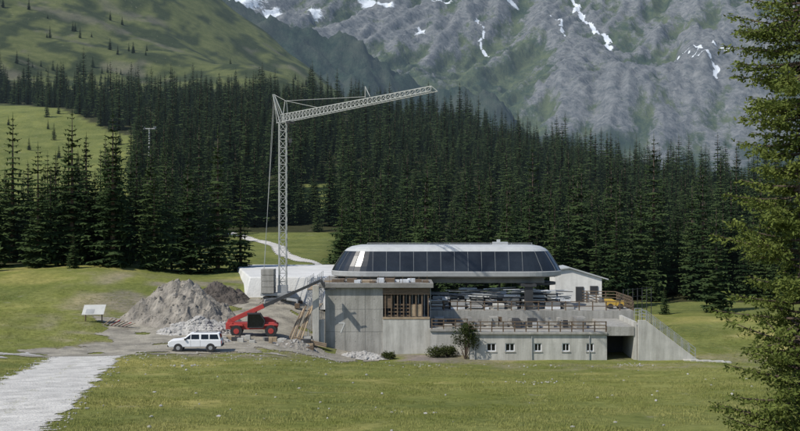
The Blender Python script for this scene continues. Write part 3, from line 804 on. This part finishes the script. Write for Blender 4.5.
mb.cyl((.9,-.4,.95),(.9,-.4,1.7),.03,6,1);mb.cyl((.9,.4,.95),(.9,.4,1.7),.03,6,1);mb.cyl((.9,-.4,1.7),(.9,.4,1.7),.03,6,1)
mb.obj('body',[M_yellow,M_tyre],Y,bevel=.02)

# ------------------------------------------------------------------ tower crane
K=empty('tower_crane')
bx,by=-14.7,138.0; zb=H(bx,by); zt=11.7
mb=MB()
hw=.45
nb=20
for sx in(-1,1):
    for sy in(-1,1): mb.beam((bx+sx*hw,by+sy*hw,zb+1.6),(bx+sx*hw,by+sy*hw,zt),.12,.12)
corn=[(-1,-1),(1,-1),(1,1),(-1,1)]
for k in range(nb):
    z0=zb+1.6+(zt-zb-1.6)*k/nb; z1=zb+1.6+(zt-zb-1.6)*(k+1)/nb
    for i in range(4):
        a,b_=corn[i],corn[(i+1)%4]
        if k%2: a,b_=b_,a
        mb.beam((bx+a[0]*hw,by+a[1]*hw,z0),(bx+b_[0]*hw,by+b_[1]*hw,z1),.06,.06)
        mb.beam((bx+a[0]*hw,by+a[1]*hw,z1),(bx+b_[0]*hw,by+b_[1]*hw,z1),.05,.05)
mb.obj('lattice_mast',[M_crane],K)
jd=Vector((3.2-bx,103.3-by,0)); JL=jd.length; jd.normalize(); js=Vector((-jd.y,jd.x,0)); O=Vector((bx,by,zt))
mb=MB()
start=-1.2; nj=38
for k in range(nj):
    a=start+(JL-start)*k/nj; b_=start+(JL-start)*(k+1)/nj
    hh=lambda s: 1.0-.5*max(0,s)/JL
    la,lb=O+jd*a,O+jd*b_
    for sg in(-1,1):
        mb.beam(la+js*.38*sg,lb+js*.38*sg,.08,.08)
        mb.beam(la+js*.38*sg,(la+lb)/2+Vector((0,0,hh(a))),.045,.045)
        mb.beam((la+lb)/2+Vector((0,0,hh(a))),lb+js*.38*sg,.045,.045)
    mb.beam(la+js*.38,la-js*.38,.045,.045)
    if k<nj-1: mb.beam((la+lb)/2+Vector((0,0,hh(a))),(la+lb)/2+jd*(b_-a)+Vector((0,0,hh(b_))),.09,.09)
mb.obj('jib',[M_crane],K)
mb=MB()
top=O-jd*1.0+Vector((-.8,0,3.6)); top2=O+jd*1+Vector((0,0,2.6))
for sg in(-1,1):
    mb.beam(O+js*.4*sg,top+js*.1*sg,.1,.1); mb.beam(O+js*.4*sg+jd*.8,top2+js*.1*sg,.1,.1); mb.beam(O-jd*1+js*.4*sg,top,.08,.08)
mb.cyl(top,top2,.03,5)
for s in(11,24): mb.cyl(top2,O+jd*s+Vector((0,0,.9)),.03,5)
mb.cyl(top,Vector((bx-2.4,by+.3,zb+3)),.025,5);mb.cyl(top+js*.2,Vector((bx-2.4,by-.5,zb+3)),.025,5)
pm=O+jd*24; mb.beam(pm+Vector((0,0,.8)),pm+Vector((0,0,2.0)),.09,.09); mb.beam(pm+jd*1.2+Vector((0,0,.8)),pm+Vector((0,0,2.0)),.06,.06)
mb.obj('struts_and_pendants',[M_crane],K)
mb=MB()
tp=O+jd*2.5; mb.box(tp.x-.45,tp.x+.45,tp.y-.45,tp.y+.45,zt-.35,zt-.1)
mb.cyl(tp-Vector((.15,0,.3)),tp-Vector((.15,0,2.2)),.018,5);mb.cyl(tp+Vector((.15,0,-.3)),tp+Vector((.15,0,-2.2)),.018,5)
mb.box(tp.x-.2,tp.x+.2,tp.y-.1,tp.y+.1,zt-2.7,zt-2.2); mb.cyl(tp-Vector((0,0,2.7)),tp-Vector((0,0,3.1)),.05,6)
mb.obj('trolley_and_hook',[M_dark],K)
mb=MB()
for k in range(4): mb.box(bx-2.6,bx-1.0,by-1.2,by+1.2,zb+1.3+k*.75,zb+1.3+k*.75+.71,0)
mb.box(bx-2.7,bx+1,by-.9,by+.9,zb+.95,zb+1.29,1); mb.cyl((bx,by,zb+.5),(bx,by,zb+.95),.9,20,1); mb.box(bx-.6,bx+.6,by-.6,by+.6,zb+1.3,zb+2.2,1)
for sx in(-1,1):
    for sy in(-1,1): mb.beam((bx,by,zb+.55),(bx+sx*2,by+sy*2,zb+.45),.25,.3,1); mb.cyl((bx+sx*2,by+sy*2,zb-.4),(bx+sx*2,by+sy*2,zb+.5),.12,8,1); mb.box(bx+sx*2-.3,bx+sx*2+.3,by+sy*2-.3,by+sy*2+.3,zb-.5,zb+.1,2)
mb.obj('ballast_and_base',[M_conc,M_steel,M_wood],K,bevel=.02)

# ------------------------------------------------------------------ telehandler
G=empty('telehandler',(-15.6,119.6,H(-15.6,119.6)+.02),math.radians(4))
mb=MB()
mb.prism([(-2.9,.75),(2.2,.75),(2.4,1.1),(1.9,1.45),(-2.4,1.5),(-3.0,1.9),(-3.2,1.2)],-.75,.75,0)
mb.prism([(-.2,1.0),(2.1,1.0),(2.1,1.5),(1.2,1.95),(-.2,1.95)],.5,1.15,0)
mb.box(-3.25,-2.5,-.95,.95,.8,1.5,0)
for xx in(-2.1,1.6):
    mb.prism([(xx-.8,1.15),(xx+.8,1.15),(xx+.65,1.35),(xx-.65,1.35)],-1.15,-.75,0); mb.prism([(xx-.8,1.15),(xx+.8,1.15),(xx+.65,1.35),(xx-.65,1.35)],.76,1.15,0)
mb.obj('chassis',[M_red],G,bevel=.04)
mb=MB()
mb.prism([(-.9,1.0),(.75,1.0),(.95,1.7),(.45,2.45),(-.85,2.45)],-1.12,-.3,0); mb.obj('cab_glass',[M_glass],G,bevel=.03)
mb=MB()
pr=[(-.9,1.0),(.75,1.0),(.95,1.7),(.45,2.45),(-.85,2.45)]
for yy in(-1.13,-.29):
    for a,b_ in zip(pr,pr[1:]+pr[:1]): mb.beam((a[0],yy,a[1]),(b_[0],yy,b_[1]),.06,.09)
mb.box(-.95,.5,-1.17,-.25,2.45,2.53); mb.obj('cab_frame',[M_dark],G)
mb=MB()
for xx in(-2.1,1.6):
    for sy in(-1,1):
        mb.cyl((xx,sy*.75,.62),(xx,sy*1.18,.62),.62,24,0); mb.cyl((xx,sy*1.1,.62),(xx,sy*1.2,.62),.3,16,1)
        for k in range(20):
            a=k*6.283/20; mb.beam((xx+math.cos(a)*.6,sy*.76,.62+math.sin(a)*.6),(xx+math.cos(a+.12)*.6,sy*1.17,.62+math.sin(a+.12)*.6),.1,.09,0)
mb.obj('wheels',[M_tyre,M_red],G)
mb=MB()
p0=Vector((-2.7,-.1,1.7)); p1=Vector((7.0,-.1,6.0)); d=(p1-p0)
mb.beam(p0,p0+d*.36,.42,.48,0); mb.beam(p0+d*.34,p0+d*.70,.33,.38,1); mb.beam(p0+d*.68,p1,.25,.29,1)
e=p1; mb.beam(e,e+Vector((.35,0,-.7)),.3,.3,1); mb.box(e.x+.3,e.x+.42,e.y-.65,e.y+.65,e.z-1.0,e.z-.2,1)
for yy in(-.4,.4): mb.box(e.x+.42,e.x+1.6,e.y+yy-.06,e.y+yy+.06,e.z-1.0,e.z-.93,1)
mb.cyl((-.6,-.1,1.2),tuple(p0+d*.28-Vector((0,0,.2))),.09,8,1)
mb.obj('telescopic_boom',[M_red,M_dark],G,bevel=.02)

# ------------------------------------------------------------------ pickup
V=empty('pickup_truck',(-20.2,108.8,H(-20.2,108.8)+.08),math.radians(180+3))
mb=MB()
mb.prism([(-2.6,.45),(2.45,.42),(2.6,.6),(2.58,.95),(2.3,1.1),(1.2,1.2),(-2.6,1.15)],-.9,.9,0)
mb.obj('body',[M_white],V,bevel=.07)
mb=MB()
def frus(x0,x1,x2,x3,z0,z1,w0,w1,m=0):
    mb.add([(x0,-w0,z0),(x1,-w0,z0),(x1,w0,z0),(x0,w0,z0),(x2,-w1,z1),(x3,-w1,z1),(x3,w1,z1),(x2,w1,z1)],[(0,3,2,1),(4,5,6,7),(0,1,5,4),(1,2,6,5),(2,3,7,6),(3,0,4,7)],m)
frus(-2.55,1.25,-2.35,.45,1.14,1.78,.86,.72); mb.obj('cabin_and_canopy',[M_white],V,bevel=.06)
mb=MB()
for sy in(-1,1):
    for (a,b_,c,d_) in [(.42,1.0,.42,.42),(-.45,.34,-.42,.34),(-1.35,-.62,-1.32,-.62),(-2.35,-1.45,-2.2,-1.45)]:
        z0,z1=1.2,1.66
        yb=lambda z:(.86-.14*(z-1.14)/.64+.012)*sy
        mb.add([(a,yb(z0),z0),(b_,yb(z0),z0),(d_,yb(z1),z1),(c,yb(z1),z1)],[(0,1,2,3)],0)
mb.add([(1.22,-.76,1.2),(1.22,.76,1.2),(.56,.66,1.72),(.56,-.66,1.72)],[(0,1,2,3)],0)
mb.add([(-2.545,-.7,1.22),(-2.545,.7,1.22),(-2.41,.62,1.66),(-2.41,-.62,1.66)],[(0,1,2,3)],0)
mb.obj('windows',[M_glass],V,fix=False)
mb=MB()
for xx in(-1.55,1.6):
    for sy in(-1,1):
        mb.cyl((xx,sy*.66,.36),(xx,sy*.915,.36),.44,24,0); mb.cyl((xx,sy*.7,.36),(xx,sy*.93,.36),.37,24,1); mb.cyl((xx,sy*.9,.36),(xx,sy*.94,.36),.2,12,2)
mb.box(-2.7,-2.55,-.85,.85,.5,.7,1); mb.box(2.5,2.66,-.8,.8,.45,.62,1)
mb.box(2.5,2.61,-.8,-.5,.78,.95,2); mb.box(2.5,2.61,.5,.8,.78,.95,2); mb.box(2.52,2.615,-.45,.45,.72,.92,1)
mb.box(-2.63,-2.58,-.88,-.7,.75,1.05,3); mb.box(-2.63,-2.58,.7,.88,.75,1.05,3)
for sy in(-1,1): mb.box(.85,1.0,sy*.98-.1,sy*.98+.1,1.15,1.3,1)
for xx in(.38,-.55):
    for sy in(-1,1): mb.box(xx,xx+.015,sy*.905-.002,sy*.905+.002,.5,1.13,1)
mb.cyl((-2.2,-.6,1.86),(.1,-.6,1.86),.025,6,1);mb.cyl((-2.2,.6,1.86),(.1,.6,1.86),.025,6,1)
mb.obj('wheels_bumpers_lights',[M_dark,M_tyre,M_steel,M_red],V)

# ------------------------------------------------------------------ small objects
I=empty('information_board',(-34.8,125,H(-34.8,125)),math.radians(12))
mb=MB(); mb.cyl((-.9,0,-.3),(-.9,0,1.4),.07,8,0); mb.cyl((.9,0,-.3),(.9,0,1.4),.07,8,0)
mb.add([(-1.3,-.5,.9),(1.1,-.5,.9),(1.35,.35,1.95),(-1.05,.35,1.95)],[(0,1,2,3)],1)
mb.add([(-1.25,-.42,.86),(1.05,-.42,.86),(1.3,.42,1.9),(-1.0,.42,1.9)],[(0,1,2,3)],0)
mb.add([(-.9,-.42,1.03),(.0,-.42,1.03),(.12,-.05,1.48),(-.78,-.05,1.48)],[(0,1,2,3)],2)
mb.obj('board',[M_wood,M_offg,M_sill],I,fix=False)
mb=MB()
for k in range(7):
    x=-33.4+k*.42; z=H(x,124); mb.beam((x,124,z+.1),(x+1.2,123.3,z+.9-.06*k),.16,.06,k%3)
mb.obj('timber_planks',[M_woodL,M_wood,M_red])
mb=MB();q=random.Random(31)
for k in range(50):
    x=q.uniform(-19,-9.8);y=q.uniform(115,122)
    if abs(x+15.6)<4 and abs(y-119.6)<1.8: continue
    z=H(x,y)+.08; s=q.uniform(.2,.8); mb.box(x,x+s*1.4,y,y+s,z-.1,z+q.uniform(.1,.5),q.randrange(5))
mb.obj('yard_pallets',[M_woodL,M_concL,M_dark,M_conc,M_wood],bevel=.02)
def shrub(name,x,y,z,r,h,seed,n=2600):
    q=random.Random(seed); root=empty(name,(x,y,z)); st=MB(); lf=MB(); cs=[]
    for k in range(16):
        a=q.uniform(0,6.28);rr=r*math.sqrt(q.random())*.8; c=Vector((rr*math.cos(a),rr*math.sin(a),h*q.uniform(.35,.9))); cs.append((c,q.uniform(.3,.55)*r))
        st.cyl((0,0,-.1),c*.55,.05,5,r2=.03); st.cyl(c*.55,c,.03,5,r2=.01)
    for k in range(n):
        c,rr=q.choice(cs); d=Vector((q.gauss(0,1),q.gauss(0,1),q.gauss(0,1))).normalized()*rr*q.uniform(.5,1.15)
        e=Vector((q.uniform(-1,1),q.uniform(-1,1),q.uniform(-1,1))).normalized(); f=e.cross(Vector((q.uniform(-1,1),q.uniform(-1,1),1))).normalized()
        p=c+d; lf.add([p-e*.09,p+f*.05,p+e*.09,p-f*.05],[(0,1,2,3)],0)
    st.obj('stems',[M_bark],root); lf.obj('leaves',[M_bush],root,fix=False)
shrub('shrub',7.0,118.2,H(7.0,118.2),1.5,3.9,1,4200)
shrub('shrub',-1.2,119.0,H(-1.2,119.0),.7,.7,2,900); shrub('shrub',4.0,119.5,H(4,119.5),1.1,.9,3,1200); shrub('shrub',5.2,119.9,H(5.2,119.9),1.0,1.0,6,1200)
def pylon(x,y,h):
    z=H(x,y); P_=empty('chairlift_pylon',(x,y,z)); mb=MB()
    mb.cyl((0,0,-.5),(0,0,h),.42,12,r2=.28); mb.beam((-2.2,0,h),(2.2,0,h),.3,.35)
    for sx in(-1,1):
        mb.beam((sx*2.,-1.8,h+.3),(sx*2.,1.8,h+.1),.15,.25)
        for k in range(6): mb.cyl((sx*2.-.08,-1.6+k*.64,h+.5),(sx*2.+.08,-1.6+k*.64,h+.5),.25,12)
    mb.obj('pole_and_sheaves',[M_sill],P_)
pylon(-90,395,13)
# ------------------------------------------------------------------ light, world, camera
sv=Vector((-0.60,-0.42,0.78)).normalized()
el=math.asin(sv.z); az=math.atan2(sv.x,sv.y)
w=bpy.data.worlds.new('World'); scene.world=w; w.use_nodes=True; nt=w.node_tree
bg=nt.nodes['Background']; sk=nt.nodes.new('ShaderNodeTexSky'); sk.sky_type='NISHITA'; sk.sun_disc=False
sk.sun_elevation=el; sk.sun_rotation=az; sk.altitude=1900; sk.dust_density=2.0
nt.links.new(sk.outputs[0],bg.inputs[0]); bg.inputs[1].default_value=0.15
ld=bpy.data.lights.new('sun','SUN'); ld.energy=4.4; ld.angle=math.radians(.6); ld.color=(1,.945,.85)
lo=link(bpy.data.objects.new('sun',ld)); lo.rotation_euler=(-sv).to_track_quat('-Z','Y').to_euler()
cd=bpy.data.cameras.new('camera'); cd.lens=49.5; cd.sensor_width=36; cd.clip_end=20000; cd.clip_start=.1
co=link(bpy.data.objects.new('camera',cd)); co.location=(0,0,0); co.rotation_euler=(math.radians(90),0,0)
scene.camera=co
scene.view_settings.view_transform='Standard'; scene.view_settings.look='None'; scene.view_settings.exposure=0
